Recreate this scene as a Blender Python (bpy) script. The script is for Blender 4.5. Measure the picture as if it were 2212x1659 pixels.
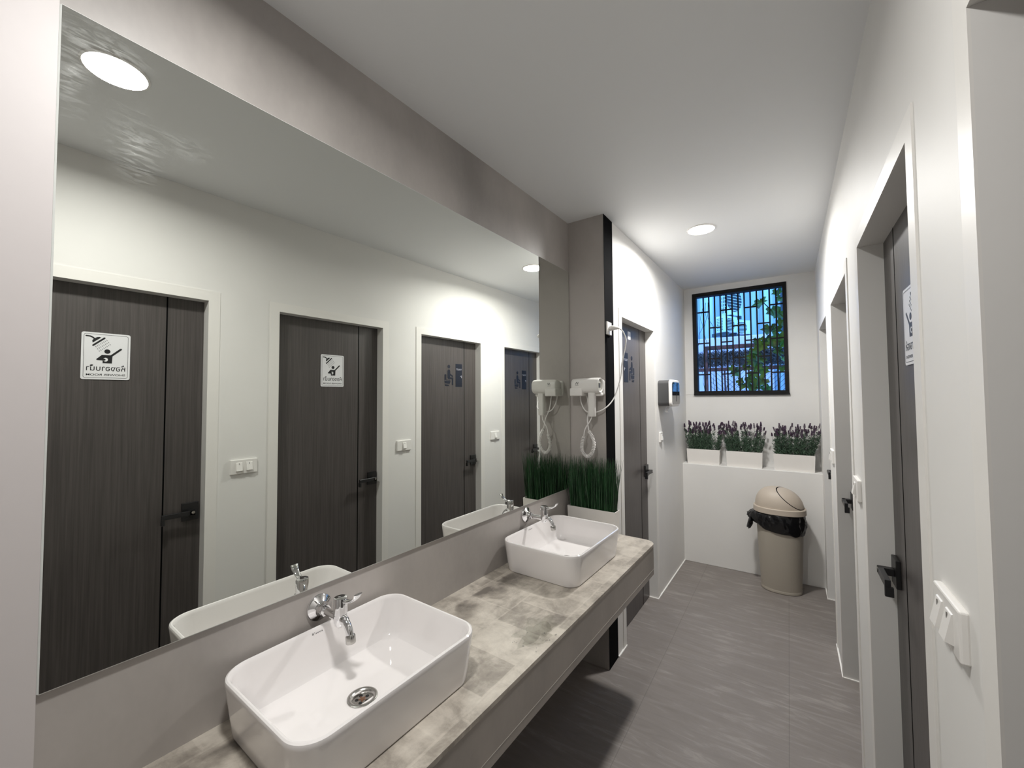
import bpy, bmesh, math, random
from mathutils import Matrix, Vector, Quaternion, noise
PI = math.pi
S = bpy.context.scene
COL = S.collection
for o in list(bpy.data.objects):
    bpy.data.objects.remove(o, do_unlink=True)

# ------------------------------------------------------------------ camera, world, exposure
R2 = Vector((0.82635964, 0.56310861, -0.00620006))
U2 = Vector((0.02502671, -0.02572327, 0.99935578))
FW = Vector((-0.56258636, 0.82598245, 0.03534943))
camd = bpy.data.cameras.new('camera')
camd.sensor_width = 36.0
camd.sensor_fit = 'HORIZONTAL'
camd.lens = 36.0 * 876.2 / 2212.0
camd.clip_start = 0.02
cam = bpy.data.objects.new('camera', camd)
COL.objects.link(cam)
cam.matrix_world = Matrix(((R2.x, U2.x, -FW.x, 1.0668), (R2.y, U2.y, -FW.y, 0.0),
                           (R2.z, U2.z, -FW.z, 1.4972), (0, 0, 0, 1)))
S.camera = cam
S.view_settings.view_transform = 'Standard'
S.view_settings.look = 'None'
S.view_settings.gamma = 1.0
S.view_settings.use_curve_mapping = False
S.view_settings.exposure = 0.8
LAMP_COL = (1.0, 0.985, 0.955)
def lamp_light(name, x, y, watts):
    l = bpy.data.lights.new(name, 'AREA'); l.shape = 'DISK'; l.size = 0.15; l.energy = watts
    l.color = LAMP_COL; l.spread = math.radians(168)
    o = bpy.data.objects.new(name, l); COL.objects.link(o); o.location = (x, y, 2.5488-0.0065)
lamp_light('lamp_near_light', 0.585, 0.300, 8.4)
lamp_light('lamp_far_light', 0.640, 2.742, 15.2)
wd = bpy.data.worlds.new('world')
S.world = wd
wd.use_nodes = True
bg = wd.node_tree.nodes['Background']
bg.inputs[0].default_value = (0.14, 0.43, 1.0, 1)
bg.inputs[1].default_value = 2.4

# ------------------------------------------------------------------ measured room
YP = 2.1802; TH = 0.0249; WR = 1.2733; WL = 1.3371; H = 2.5488; ZD = 2.0
YA = 0.1328; ZT = 2.2509; ZB = 0.972; D1 = 4.0227; D2 = 4.2075; ZS = 0.888
XW = 0.2172; YW = 2.3204; YL = 0.0132; ZC = 0.7394; ZCB = 0.5857; XC = 0.4718
RDOORS = [(0.064, 0.754), (1.0914, 1.7801), (2.1268, 2.8178), (3.166, 3.8303)]
FL = Matrix.Translation((0, YP, 0)) @ Matrix.Rotation(-TH, 4, 'Z')      # vanity wall frame (n, a, z)
FB = Matrix.Translation((XW, YW, 0)) @ Matrix.Rotation(-YL, 4, 'Z')     # far left wall frame

# ------------------------------------------------------------------ mesh helpers
class MB:
    def __init__(s, M=None):
        s.bm = bmesh.new(); s.M = M or Matrix.Identity(4)
    def _v(s, p): return s.bm.verts.new(s.M @ Vector(p))
    def box(s, lo, hi, bevel=0.0, seg=2, mi=0):
        x0, y0, z0 = lo; x1, y1, z1 = hi
        vs = [s._v(p) for p in ((x0,y0,z0),(x1,y0,z0),(x1,y1,z0),(x0,y1,z0),(x0,y0,z1),(x1,y0,z1),(x1,y1,z1),(x0,y1,z1))]
        fs = [s.bm.faces.new([vs[i] for i in f]) for f in ((0,3,2,1),(4,5,6,7),(0,1,5,4),(1,2,6,5),(2,3,7,6),(3,0,4,7))]
        for f in fs: f.material_index = mi
        if bevel > 0:
            es = list({e for f in fs for e in f.edges})
            bmesh.ops.bevel(s.bm, geom=es, offset=bevel, segments=seg, profile=0.5, affect='EDGES')
        return s
    def loops(s, rings, cap0=True, cap1=True, close=True):
        vr = [[s._v(p) for p in r] for r in rings]
        n = len(vr[0])
        for a, b in zip(vr, vr[1:]):
            for i in range(n if close else n-1):
                j = (i+1) % n
                s.bm.faces.new((a[i], a[j], b[j], b[i]))
        if cap0: s.bm.faces.new(list(reversed(vr[0])))
        if cap1: s.bm.faces.new(vr[-1])
        return s
    def lathe(s, prof, n=32, axis='z', c=(0,0,0), cap0=True, cap1=True):
        rings = []
        for r, h in prof:
            ring = []
            for i in range(n):
                t = 2*PI*i/n; a, b = r*math.cos(t), r*math.sin(t)
                p = {'z': (a, b, h), 'x': (h, a, b), 'y': (b, h, a)}[axis]
                ring.append((p[0]+c[0], p[1]+c[1], p[2]+c[2]))
            rings.append(ring)
        return s.loops(rings, cap0, cap1)
    def tube(s, pts, r, n=8, cap=True):
        pts = [Vector(p) for p in pts]
        rr = r if hasattr(r, '__len__') else [r]*len(pts)
        rings = []; prev = None
        for i, p in enumerate(pts):
            t = (pts[min(i+1, len(pts)-1)] - pts[max(i-1, 0)]).normalized()
            if prev is None:
                u = t.orthogonal().normalized()
            else:
                u = (prev - t*prev.dot(t))
                u = u.normalized() if u.length > 1e-6 else t.orthogonal().normalized()
            prev = u; w = t.cross(u)
            rings.append([p + (u*math.cos(2*PI*k/n) + w*math.sin(2*PI*k/n))*rr[i] for k in range(n)])
        return s.loops(rings, cap, cap)
    def prism(s, poly, y0, y1, mi=0):
        """outline in (x, z), thickness along y; every further outline stands a hair prouder"""
        if abs(y1-y0) < 0.0012:
            s.k = getattr(s, 'k', 0) + 1; y1 += math.copysign(0.00003*(s.k % 8), y1-y0)
        a = [s._v((p[0], y0, p[1])) for p in poly]; b = [s._v((p[0], y1, p[1])) for p in poly]
        n = len(poly)
        fs = [s.bm.faces.new(a), s.bm.faces.new(list(reversed(b)))]
        for i in range(n):
            j = (i+1) % n
            fs.append(s.bm.faces.new((a[i], b[i], b[j], a[j])))
        for f in fs: f.material_index = mi
        return s
    def slab(s, poly, z0, z1):
        a = [s._v((p[0], p[1], z0)) for p in poly]; b = [s._v((p[0], p[1], z1)) for p in poly]
        n = len(poly)
        s.bm.faces.new(list(reversed(a))); s.bm.faces.new(b)
        for i in range(n):
            j = (i+1) % n
            s.bm.faces.new((a[i], a[j], b[j], b[i]))
        return s
    def quad(s, *ps):
        s.bm.faces.new([s._v(p) for p in ps]); return s
    def build(s, name, m, parent=None, smooth=0.0, sub=0):
        bmesh.ops.recalc_face_normals(s.bm, faces=s.bm.faces)
        me = bpy.data.meshes.new(name)
        s.bm.to_mesh(me); s.bm.free()
        for x in (m if isinstance(m, (list, tuple)) else [m]): me.materials.append(x)
        if smooth:
            me.shade_smooth()
            if smooth < 170:
                me.set_sharp_from_angle(angle=math.radians(smooth))
        o = bpy.data.objects.new(name, me); COL.objects.link(o)
        if parent: o.parent = parent
        if sub:
            md = o.modifiers.new('sub', 'SUBSURF'); md.levels = sub; md.render_levels = sub
        return o

def tag(o, label, cat, group=None, kind=None):
    o['label'] = label; o['category'] = cat
    if group: o['group'] = group
    if kind: o['kind'] = kind
    return o
def thing(name, label, cat, loc=(0,0,0), rz=0.0, group=None, M=None):
    o = bpy.data.objects.new(name, None); COL.objects.link(o)
    o.empty_display_size = 0.05
    o.matrix_world = M if M is not None else Matrix.Translation(loc) @ Matrix.Rotation(rz, 4, 'Z')
    return tag(o, label, cat, group)
def struct(o, label, cat): return tag(o, label, cat, kind='structure')
def rrect(w, h, r, n=6, cx=0, cy=0):
    pts = []
    for sx, sy, a0 in ((1,1,0),(-1,1,90),(-1,-1,180),(1,-1,270)):
        for i in range(n+1):
            t = math.radians(a0 + 90*i/n)
            pts.append((cx + sx*(w/2-r) + r*math.cos(t), cy + sy*(h/2-r) + r*math.sin(t)))
    return pts
def capsule(p, q, w, n=6):
    p = Vector(p); q = Vector(q); d = (q-p).normalized(); a = math.atan2(d.y, d.x); out = []
    for c, b in ((q, a-PI/2), (p, a+PI/2)):
        for i in range(n+1):
            t = b + PI*i/n
            out.append((c.x + w/2*math.cos(t), c.y + w/2*math.sin(t)))
    return out
def disc(cx, cy, r, n=24, ry=None):
    ry = ry or r
    return [(cx + r*math.cos(2*PI*i/n), cy + ry*math.sin(2*PI*i/n)) for i in range(n)]
def smoothpath(pts, k=6):
    P = [Vector(p) for p in pts]; out = []
    for i in range(len(P)-1):
        a, b, c, d = P[max(i-1,0)], P[i], P[i+1], P[min(i+2, len(P)-1)]
        for j in range(k):
            t = j/k
            out.append(0.5*((2*b) + (c-a)*t + (2*a-5*b+4*c-d)*t*t + (3*b-a-3*c+d)*t**3))
    out.append(P[-1]); return out
def text_obj(name, body, x0, x1, z0, z1, y, m, parent, bold=0.0):
    """flat lettering that fills the box x0..x1, z0..z1 and faces -y"""
    cu = bpy.data.curves.new(name, 'FONT'); cu.body = body; cu.offset = bold
    to = bpy.data.objects.new(name, cu); COL.objects.link(to)
    bpy.context.view_layer.update()
    dg = bpy.context.evaluated_depsgraph_get()
    me = bpy.data.meshes.new_from_object(to.evaluated_get(dg))
    bpy.data.objects.remove(to)
    xs = [v.co.x for v in me.vertices] or [0, 1]; ys = [v.co.y for v in me.vertices] or [0, 1]
    ax, bx, ay, by = min(xs), max(xs), min(ys), max(ys)
    for v in me.vertices:
        v.co = (x0 + (v.co.x-ax)/(bx-ax)*(x1-x0), y, z0 + (v.co.y-ay)/(by-ay)*(z1-z0))
    me.materials.clear(); me.materials.append(m)
    o = bpy.data.objects.new(name, me); COL.objects.link(o); o.parent = parent
    return o

# ------------------------------------------------------------------ materials
def mat(name, col, rough=0.5, metal=0.0, var=None, scale=6.0, stretch=(1,1,1), bump=0.0, bscale=None, coat=0.0, detail=4, rot=0.0, spec=None):
    m = bpy.data.materials.new(name); m.use_nodes = True
    nt = m.node_tree; b = nt.nodes['Principled BSDF']
    b.inputs['Base Color'].default_value = (*col, 1); b.inputs['Roughness'].default_value = rough
    b.inputs['Metallic'].default_value = metal
    if coat: b.inputs['Coat Weight'].default_value = coat; b.inputs['Coat Roughness'].default_value = 0.03
    if spec is not None: b.inputs['Specular IOR Level'].default_value = spec
    if var or bump:
        tc = nt.nodes.new('ShaderNodeTexCoord'); mp = nt.nodes.new('ShaderNodeMapping')
        mp.inputs['Scale'].default_value = stretch; mp.inputs['Rotation'].default_value = (0, 0, rot)
        nt.links.new(tc.outputs['Object'], mp.inputs[0])
    if var:
        nz = nt.nodes.new('ShaderNodeTexNoise'); nz.inputs['Scale'].default_value = scale; nz.inputs['Detail'].default_value = detail
        nt.links.new(mp.outputs[0], nz.inputs['Vector'])
        cr = nt.nodes.new('ShaderNodeValToRGB')
        cr.color_ramp.elements[0].position = 0.3; cr.color_ramp.elements[1].position = 0.7
        cr.color_ramp.elements[0].color = (*[c*var[0] for c in col], 1)
        cr.color_ramp.elements[1].color = (*[min(1, c*var[1]) for c in col], 1)
        nt.links.new(nz.outputs['Fac'], cr.inputs[0]); nt.links.new(cr.outputs[0], b.inputs['Base Color'])
    if bump:
        n2 = nt.nodes.new('ShaderNodeTexNoise'); n2.inputs['Scale'].default_value = bscale or 60; n2.inputs['Detail'].default_value = 3
        nt.links.new(mp.outputs[0], n2.inputs['Vector'])
        bp = nt.nodes.new('ShaderNodeBump'); bp.inputs['Strength'].default_value = bump; bp.inputs['Distance'].default_value = 0.002
        nt.links.new(n2.outputs['Fac'], bp.inputs['Height']); nt.links.new(bp.outputs[0], b.inputs['Normal'])
    return m

M_wall = mat('wall_paint', (0.80, 0.787, 0.762), 0.55, var=(0.97, 1.02), scale=2.5, bump=0.15, bscale=25)
M_ceil = mat('ceiling_paint', (0.84, 0.85, 0.855), 0.6, bump=0.1, bscale=20)
M_wallnear = mat('pinkish_wall_dimmed', (0.6, 0.562, 0.556), 0.5, bump=0.15, bscale=25)  # pinkish white, dimming put into the colour to offset the near lamp's overexposure
M_trim = mat('trim_paint', (0.83, 0.81, 0.775), 0.42)
M_door = mat('dark_wood_laminate', (0.075, 0.066, 0.063), 0.38, var=(0.78, 1.28), scale=3.0, stretch=(55, 55, 1.1), detail=6, bump=0.12, bscale=5)
M_black = mat('black_paint', (0.004, 0.004, 0.0045), 0.9, spec=0.05)
M_blackmetal = mat('black_metal', (0.012, 0.012, 0.013), 0.38, spec=0.6)
M_frame = mat('black_window_paint', (0.007, 0.0065, 0.007), 0.6, var=(0.7, 1.5), scale=30, spec=0.25)
M_ceramic = mat('white_ceramic', (0.86, 0.83, 0.82), 0.07, coat=0.5)
M_chrome = mat('chrome', (0.82, 0.82, 0.83), 0.06, metal=1.0)
M_steel = mat('drain_steel', (0.52, 0.51, 0.49), 0.25, metal=1.0)
M_white = mat('white_plastic', (0.85, 0.83, 0.80), 0.3)
M_cord = mat('white_cord', (0.86, 0.84, 0.82), 0.4)
M_seam = mat('white_sealant', (0.9, 0.88, 0.85), 0.4)
M_grout = mat('pale_grout', (0.45, 0.42, 0.38), 0.6)
M_signw = mat('sign_white', (0.83, 0.83, 0.85), 0.4)
M_ink = mat('sign_ink', (0.012, 0.012, 0.014), 0.4)
M_navy = mat('navy_vinyl', (0.006, 0.009, 0.02), 0.5)
M_greyletter = mat('grey_letter', (0.3, 0.3, 0.34), 0.4)
M_bin = mat('beige_plastic', (0.41, 0.37, 0.31), 0.5, bump=0.15, bscale=160)
M_lid = mat('beige_lid_plastic', (0.53, 0.455, 0.375), 0.5, bump=0.15, bscale=160)
M_bag = mat('black_bag_plastic', (0.006, 0.006, 0.007), 0.22)
M_dgrey = mat('charcoal_plastic', (0.07, 0.07, 0.072), 0.42)
M_gloss = mat('smoked_plastic', (0.012, 0.014, 0.02), 0.06)
M_mgrey = mat('grey_plastic', (0.2, 0.19, 0.18), 0.3)
M_pot = mat('white_planter_paint', (0.82, 0.79, 0.75), 0.42)
M_grass = mat('grass_plastic', (0.018, 0.062, 0.022), 0.45, var=(0.45, 1.9), scale=40, stretch=(1, 1, 0.15))
M_lavleaf = mat('lavender_leaf', (0.05, 0.09, 0.055), 0.5, var=(0.5, 1.6), scale=50)
M_lavflower = mat('lavender_flower', (0.125, 0.08, 0.13), 0.6, var=(0.5, 1.6), scale=80)
M_soil = mat('planter_filler', (0.02, 0.03, 0.015), 0.8)
M_holes = mat('drain_hole', (0.003, 0.003, 0.003), 0.6)
M_dirt = mat('rust_residue', (0.16, 0.07, 0.035), 0.7)
M_extwall = mat('neighbour_render', (0.74, 0.78, 0.8), 0.7, var=(0.75, 1.1), scale=1.2, stretch=(6, 1, 0.6))
M_extlav = mat('neighbour_low_wall', (0.8, 0.52, 0.58), 0.7, var=(0.8, 1.1), scale=3)
M_ac = mat('unit_casing', (0.78, 0.8, 0.8), 0.45)
M_acdark = mat('unit_grille', (0.03, 0.04, 0.05), 0.5)
M_pipe = mat('grey_pipe', (0.33, 0.38, 0.45), 0.5)
M_rust = mat('rusty_beam', (0.15, 0.035, 0.022), 0.7, var=(0.4, 1.7), scale=14)
M_thatch = mat('dry_brush', (0.13, 0.085, 0.075), 0.8, var=(0.3, 1.9), scale=25)
M_vine = mat('vine_leaf', (0.09, 0.165, 0.012), 0.5, var=(0.4, 1.7), scale=9)
M_stem = mat('vine_stem', (0.05, 0.04, 0.03), 0.7)
M_wire = mat('fence_wire', (0.02, 0.02, 0.024), 0.5)
M_earth = mat('yard_concrete', (0.25, 0.24, 0.23), 0.9, var=(0.7, 1.2), scale=2)

def concrete(name, base, lo, hi, rough=0.42):
    """cloudy trowelled cement: two noise scales"""
    m = mat(name, base, rough); nt = m.node_tree; b = nt.nodes['Principled BSDF']
    tc = nt.nodes.new('ShaderNodeTexCoord'); mp = nt.nodes.new('ShaderNodeMapping'); mp.inputs['Scale'].default_value = (1, 1, 0.55)
    nt.links.new(tc.outputs['Object'], mp.inputs[0])
    n1 = nt.nodes.new('ShaderNodeTexNoise'); n1.inputs['Scale'].default_value = 2.0; n1.inputs['Detail'].default_value = 4; n1.inputs['Distortion'].default_value = 0.2
    n2 = nt.nodes.new('ShaderNodeTexNoise'); n2.inputs['Scale'].default_value = 70; n2.inputs['Detail'].default_value = 3
    nt.links.new(mp.outputs[0], n1.inputs['Vector']); nt.links.new(mp.outputs[0], n2.inputs['Vector'])
    mx = nt.nodes.new('ShaderNodeMath'); mx.operation = 'MULTIPLY_ADD'; mx.inputs[1].default_value = 0.07
    nt.links.new(n2.outputs['Fac'], mx.inputs[0]); nt.links.new(n1.outputs['Fac'], mx.inputs[2])
    cr = nt.nodes.new('ShaderNodeValToRGB'); e = cr.color_ramp.elements
    e[0].position = 0.36; e[1].position = 0.74
    e[0].color = (*[c*lo for c in base], 1); e[1].color = (*[c*hi for c in base], 1)
    nt.links.new(mx.outputs[0], cr.inputs[0]); nt.links.new(cr.outputs[0], b.inputs['Base Color'])
    r = nt.nodes.new('ShaderNodeMapRange'); r.inputs[3].default_value = rough-0.08; r.inputs[4].default_value = rough+0.15
    nt.links.new(n1.outputs['Fac'], r.inputs[0]); nt.links.new(r.outputs[0], b.inputs['Roughness'])
    return m
M_conc = concrete('trowelled_cement', (0.42, 0.39, 0.368), 0.72, 1.22)

def floor_mat():
    m = mat('stone_floor_tile', (0.2, 0.18, 0.165), 0.5); nt = m.node_tree; b = nt.nodes['Principled BSDF']; L = nt.links
    tc = nt.nodes.new('ShaderNodeTexCoord')
    mp = nt.nodes.new('ShaderNodeMapping'); mp.inputs['Scale'].default_value = (1.5, 9, 1); mp.inputs['Rotation'].default_value = (0, 0, 0.12)
    L.new(tc.outputs['Object'], mp.inputs[0])
    n1 = nt.nodes.new('ShaderNodeTexNoise'); n1.inputs['Scale'].default_value = 2.4; n1.inputs['Detail'].default_value = 8; n1.inputs['Roughness'].default_value = 0.65; n1.inputs['Distortion'].default_value = 1.2
    L.new(mp.outputs[0], n1.inputs['Vector'])
    n2 = nt.nodes.new('ShaderNodeTexNoise'); n2.inputs['Scale'].default_value = 3.0; n2.inputs['Detail'].default_value = 5
    L.new(tc.outputs['Object'], n2.inputs['Vector'])
    mx = nt.nodes.new('ShaderNodeMath'); mx.operation = 'MULTIPLY_ADD'; mx.inputs[1].default_value = 0.4
    L.new(n2.outputs['Fac'], mx.inputs[0]); L.new(n1.outputs['Fac'], mx.inputs[2])
    cr = nt.nodes.new('ShaderNodeValToRGB'); e = cr.color_ramp.elements
    e[0].position = 0.4; e[0].color = (0.195, 0.172, 0.157, 1); e[1].position = 1.0; e[1].color = (0.36, 0.328, 0.304, 1)
    x = e.new(0.74); x.color = (0.235, 0.21, 0.194, 1)
    L.new(mx.outputs[0], cr.inputs[0])
    br = nt.nodes.new('ShaderNodeTexBrick'); br.offset = 0.5
    br.inputs['Scale'].default_value = 1.0; br.inputs['Brick Width'].default_value = 1.2; br.inputs['Row Height'].default_value = 0.6
    br.inputs['Mortar Size'].default_value = 0.0016; br.inputs['Mortar Smooth'].default_value = 0.1
    br.inputs['Color1'].default_value = br.inputs['Color2'].default_value = (0, 0, 0, 1); br.inputs['Mortar'].default_value = (1, 1, 1, 1)
    m2 = nt.nodes.new('ShaderNodeMapping'); m2.inputs['Rotation'].default_value = (0, 0, PI/2); m2.inputs['Location'].default_value = (0.1, 0.168, 0)
    L.new(tc.outputs['Object'], m2.inputs[0]); L.new(m2.outputs[0], br.inputs['Vector'])
    mixn = nt.nodes.new('ShaderNodeMix'); mixn.data_type = 'RGBA'; mixn.inputs['B'].default_value = (0.11, 0.098, 0.09, 1)
    sc = nt.nodes.new('ShaderNodeMath'); sc.operation = 'MULTIPLY'; sc.inputs[1].default_value = 0.45
    L.new(br.outputs['Color'], sc.inputs[0]); L.new(sc.outputs[0], mixn.inputs['Factor']); L.new(cr.outputs[0], mixn.inputs['A'])
    L.new(mixn.outputs['Result'], b.inputs['Base Color'])
    bp = nt.nodes.new('ShaderNodeBump'); bp.inputs['Strength'].default_value = 0.12; bp.inputs['Distance'].default_value = 0.003
    L.new(n1.outputs['Fac'], bp.inputs['Height']); L.new(bp.outputs[0], b.inputs['Normal'])
    return m
M_floor = floor_mat()

def counter_mat():
    m = mat('printed_stone_tile', (0.3, 0.27, 0.24), 0.35); nt = m.node_tree; b = nt.nodes['Principled BSDF']; L = nt.links
    tc = nt.nodes.new('ShaderNodeTexCoord')
    m2 = nt.nodes.new('ShaderNodeMapping'); m2.inputs['Rotation'].default_value = (0, 0, PI/2); m2.inputs['Location'].default_value = (-0.02, -0.057+0.195, 0)
    nw = nt.nodes.new('ShaderNodeTexNoise'); nw.inputs['Scale'].default_value = 9; nw.inputs['Detail'].default_value = 2
    L.new(tc.outputs['Object'], nw.inputs['Vector'])
    wp = nt.nodes.new('ShaderNodeVectorMath'); wp.operation = 'MULTIPLY_ADD'; wp.inputs[1].default_value = (0.014, 0.014, 0)
    L.new(nw.outputs['Color'], wp.inputs[0]); L.new(tc.outputs['Object'], wp.inputs[2]); L.new(wp.outputs[0], m2.inputs[0])
    br = nt.nodes.new('ShaderNodeTexBrick'); br.offset = 0.5; br.squash = 1.0
    br.inputs['Scale'].default_value = 1.0; br.inputs['Brick Width'].default_value = 0.155; br.inputs['Row Height'].default_value = 0.195
    br.inputs['Mortar Size'].default_value = 0.0045; br.inputs['Mortar Smooth'].default_value = 0.5; br.inputs['Bias'].default_value = 0.0
    br.inputs['Color1'].default_value = (0.0, 0.0, 0.0, 1); br.inputs['Color2'].default_value = (1, 1, 1, 1); br.inputs['Mortar'].default_value = (0.8, 0.8, 0.8, 1)
    L.new(m2.outputs[0], br.inputs['Vector'])
    n1 = nt.nodes.new('ShaderNodeTexNoise'); n1.inputs['Scale'].default_value = 11; n1.inputs['Detail'].default_value = 9; n1.inputs['Roughness'].default_value = 0.7; n1.inputs['Distortion'].default_value = 0.3
    L.new(tc.outputs['Object'], n1.inputs['Vector'])
    mp = nt.nodes.new('ShaderNodeMapping'); mp.inputs['Scale'].default_value = (12, 4, 1)
    L.new(tc.outputs['Object'], mp.inputs[0])
    n3 = nt.nodes.new('ShaderNodeTexNoise'); n3.inputs['Scale'].default_value = 2.0; n3.inputs['Detail'].default_value = 5
    L.new(mp.outputs[0], n3.inputs['Vector'])
    def madd(a, k, c):
        q = nt.nodes.new('ShaderNodeMath'); q.operation = 'MULTIPLY_ADD'; q.inputs[1].default_value = k
        L.new(a, q.inputs[0])
        if isinstance(c, float): q.inputs[2].default_value = c
        else: L.new(c, q.inputs[2])
        return q.outputs[0]
    sp = nt.nodes.new('ShaderNodeSeparateXYZ'); L.new(wp.outputs[0], sp.inputs[0])
    def ramp(x, a, b):
        q = nt.nodes.new('ShaderNodeMapRange'); q.interpolation_type = 'SMOOTHSTEP'; q.inputs[1].default_value = a; q.inputs[2].default_value = b
        L.new(x, q.inputs[0]); return q.outputs[0]
    def mul(x, y):
        q = nt.nodes.new('ShaderNodeMath'); q.operation = 'MULTIPLY'; L.new(x, q.inputs[0]); L.new(y, q.inputs[1]); return q.outputs[0]
    nn = nt.nodes.new('ShaderNodeTexNoise'); nn.inputs['Scale'].default_value = 7; nn.inputs['Detail'].default_value = 3; L.new(tc.outputs['Object'], nn.inputs['Vector'])
    stain = mul(mul(ramp(sp.outputs[0], 0.066, 0.082), ramp(sp.outputs[0], 0.175, 0.085)), ramp(nn.outputs['Fac'], 0.35, 0.62))
    v = madd(stain, -0.3, madd(br.outputs['Color'], 0.11, madd(n1.outputs['Fac'], 0.66, madd(n3.outputs['Fac'], 0.30, 0.0))))
    cr = nt.nodes.new('ShaderNodeValToRGB'); e = cr.color_ramp.elements
    e[0].position = 0.28; e[0].color = (0.15, 0.133, 0.115, 1); e[1].position = 0.75; e[1].color = (0.68, 0.63, 0.55, 1)
    x = e.new(0.46); x.color = (0.34, 0.305, 0.262, 1)
    x = e.new(0.56); x.color = (0.5, 0.455, 0.395, 1)
    L.new(v, cr.inputs[0]); L.new(cr.outputs[0], b.inputs['Base Color'])
    return m
M_counter = counter_mat()
M_apron = concrete('apron_tile', (0.36, 0.328, 0.296), 0.62, 1.3, 0.3)

def mirror_mat():
    m = bpy.data.materials.new('mirror_silver'); m.use_nodes = True; nt = m.node_tree; L = nt.links
    b = nt.nodes['Principled BSDF']; out = nt.nodes['Material Output']
    b.inputs['Base Color'].default_value = (0.83, 0.85, 0.81, 1); b.inputs['Metallic'].default_value = 1; b.inputs['Roughness'].default_value = 0.0
    # wiped-on smears (dried water marks) near the upper corner
    tc = nt.nodes.new('ShaderNodeTexCoord'); add = None
    for (c, s, k) in (((0, -1.99, 2.20), (1, 9, 13), 0.5), ((0, -1.935, 2.02), (1, 15, 8), 0.45), ((0, -2.03, 2.12), (1, 24, 8), 0.45), ((0, -1.86, 2.07), (1, 12, 16), 0.16)):
        mp = nt.nodes.new('ShaderNodeMapping'); mp.inputs['Scale'].default_value = s
        mp.inputs['Location'].default_value = (0, -c[1]*s[1], -c[2]*s[2])
        L.new(tc.outputs['Object'], mp.inputs[0])
        g = nt.nodes.new('ShaderNodeTexGradient'); g.gradient_type = 'QUADRATIC_SPHERE'; L.new(mp.outputs[0], g.inputs[0])
        q = nt.nodes.new('ShaderNodeMath'); q.operation = 'MULTIPLY_ADD'; q.inputs[1].default_value = k
        L.new(g.outputs['Fac'], q.inputs[0])
        if add: L.new(add, q.inputs[2])
        else: q.inputs[2].default_value = 0
        add = q.outputs[0]
    mp = nt.nodes.new('ShaderNodeMapping'); mp.inputs['Scale'].default_value = (1, 14, 60); mp.inputs['Rotation'].default_value = (0.5, 0, 0)
    L.new(tc.outputs['Object'], mp.inputs[0])
    nz = nt.nodes.new('ShaderNodeTexNoise'); nz.inputs['Scale'].default_value = 1.5; nz.inputs['Detail'].default_value = 5; nz.inputs['Distortion'].default_value = 1.5
    L.new(mp.outputs[0], nz.inputs['Vector'])
    r = nt.nodes.new('ShaderNodeMapRange'); r.inputs[1].default_value = 0.42; r.inputs[2].default_value = 0.72
    L.new(nz.outputs['Fac'], r.inputs[0])
    mu = nt.nodes.new('ShaderNodeMath'); mu.operation = 'MULTIPLY'; L.new(add, mu.inputs[0]); L.new(r.outputs[0], mu.inputs[1])
    df = nt.nodes.new('ShaderNodeBsdfDiffuse'); df.inputs[0].default_value = (0.75, 0.77, 0.75, 1)
    ms = nt.nodes.new('ShaderNodeMixShader'); L.new(mu.outputs[0], ms.inputs[0]); L.new(b.outputs[0], ms.inputs[1]); L.new(df.outputs[0], ms.inputs[2])
    L.new(ms.outputs[0], out.inputs[0])
    return m
M_mirror = mirror_mat()
M_mirroredge = mat('polished_glass_edge', (0.86, 0.9, 0.87), 0.15)

def see_through(name, tint, gl, rough):
    m = bpy.data.materials.new(name); m.use_nodes = True; nt = m.node_tree; L = nt.links
    nt.nodes.remove(nt.nodes['Principled BSDF']); out = nt.nodes['Material Output']
    t = nt.nodes.new('ShaderNodeBsdfTransparent'); t.inputs[0].default_value = (*tint, 1)
    g = nt.nodes.new('ShaderNodeBsdfGlossy'); g.inputs['Roughness'].default_value = rough
    ms = nt.nodes.new('ShaderNodeMixShader'); ms.inputs[0].default_value = gl
    L.new(t.outputs[0], ms.inputs[1]); L.new(g.outputs[0], ms.inputs[2]); L.new(ms.outputs[0], out.inputs[0])
    return m
M_puddle = see_through('water_film', (0.91, 0.915, 0.905), 0.04, 0.03)
def emit(name, col, k):
    m = bpy.data.materials.new(name); m.use_nodes = True; b = m.node_tree.nodes['Principled BSDF']
    b.inputs['Base Color'].default_value = (0.8, 0.8, 0.8, 1)
    b.inputs['Emission Color'].default_value = (*col, 1); b.inputs['Emission Strength'].default_value = k
    return m
M_lamp = emit('lit_diffuser', LAMP_COL, 6.0)

# ------------------------------------------------------------------ room shell
YB = -1.7
struct(MB().box((-0.5, YB-0.2, -0.12), (1.7, 4.5, 0.0)).build('floor', M_floor), 'grey stone look tiled floor of the washroom', 'floor')
struct(MB().box((-0.5, YB-0.2, H), (1.7, 4.5, H+0.15)).build('ceiling', M_ceil), 'plain off white ceiling with two round lamps', 'ceiling')
# right wall with four door recesses
m = MB(); ys = YB-0.1
for a, b in RDOORS:
    m.box((WR, ys, 0), (WR+0.12, a, H)); m.box((WR, a, ZD), (WR+0.12, b, H)); ys = b
m.box((WR, ys, 0), (WR+0.12, 4.45, H)); m.box((WR+0.12, YB-0.1, 0), (WR+0.2, 4.45, H))
struct(m.build('wall_right', M_wall), 'white painted wall with four recessed dark doors', 'wall')
# concrete wall behind the mirror
struct(MB(FL).box((-0.2, YA-YP-0.3, 0), (-0.008, 0.3, H)).build('wall_left', M_conc), 'grey trowelled cement wall around the big mirror', 'wall')
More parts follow.
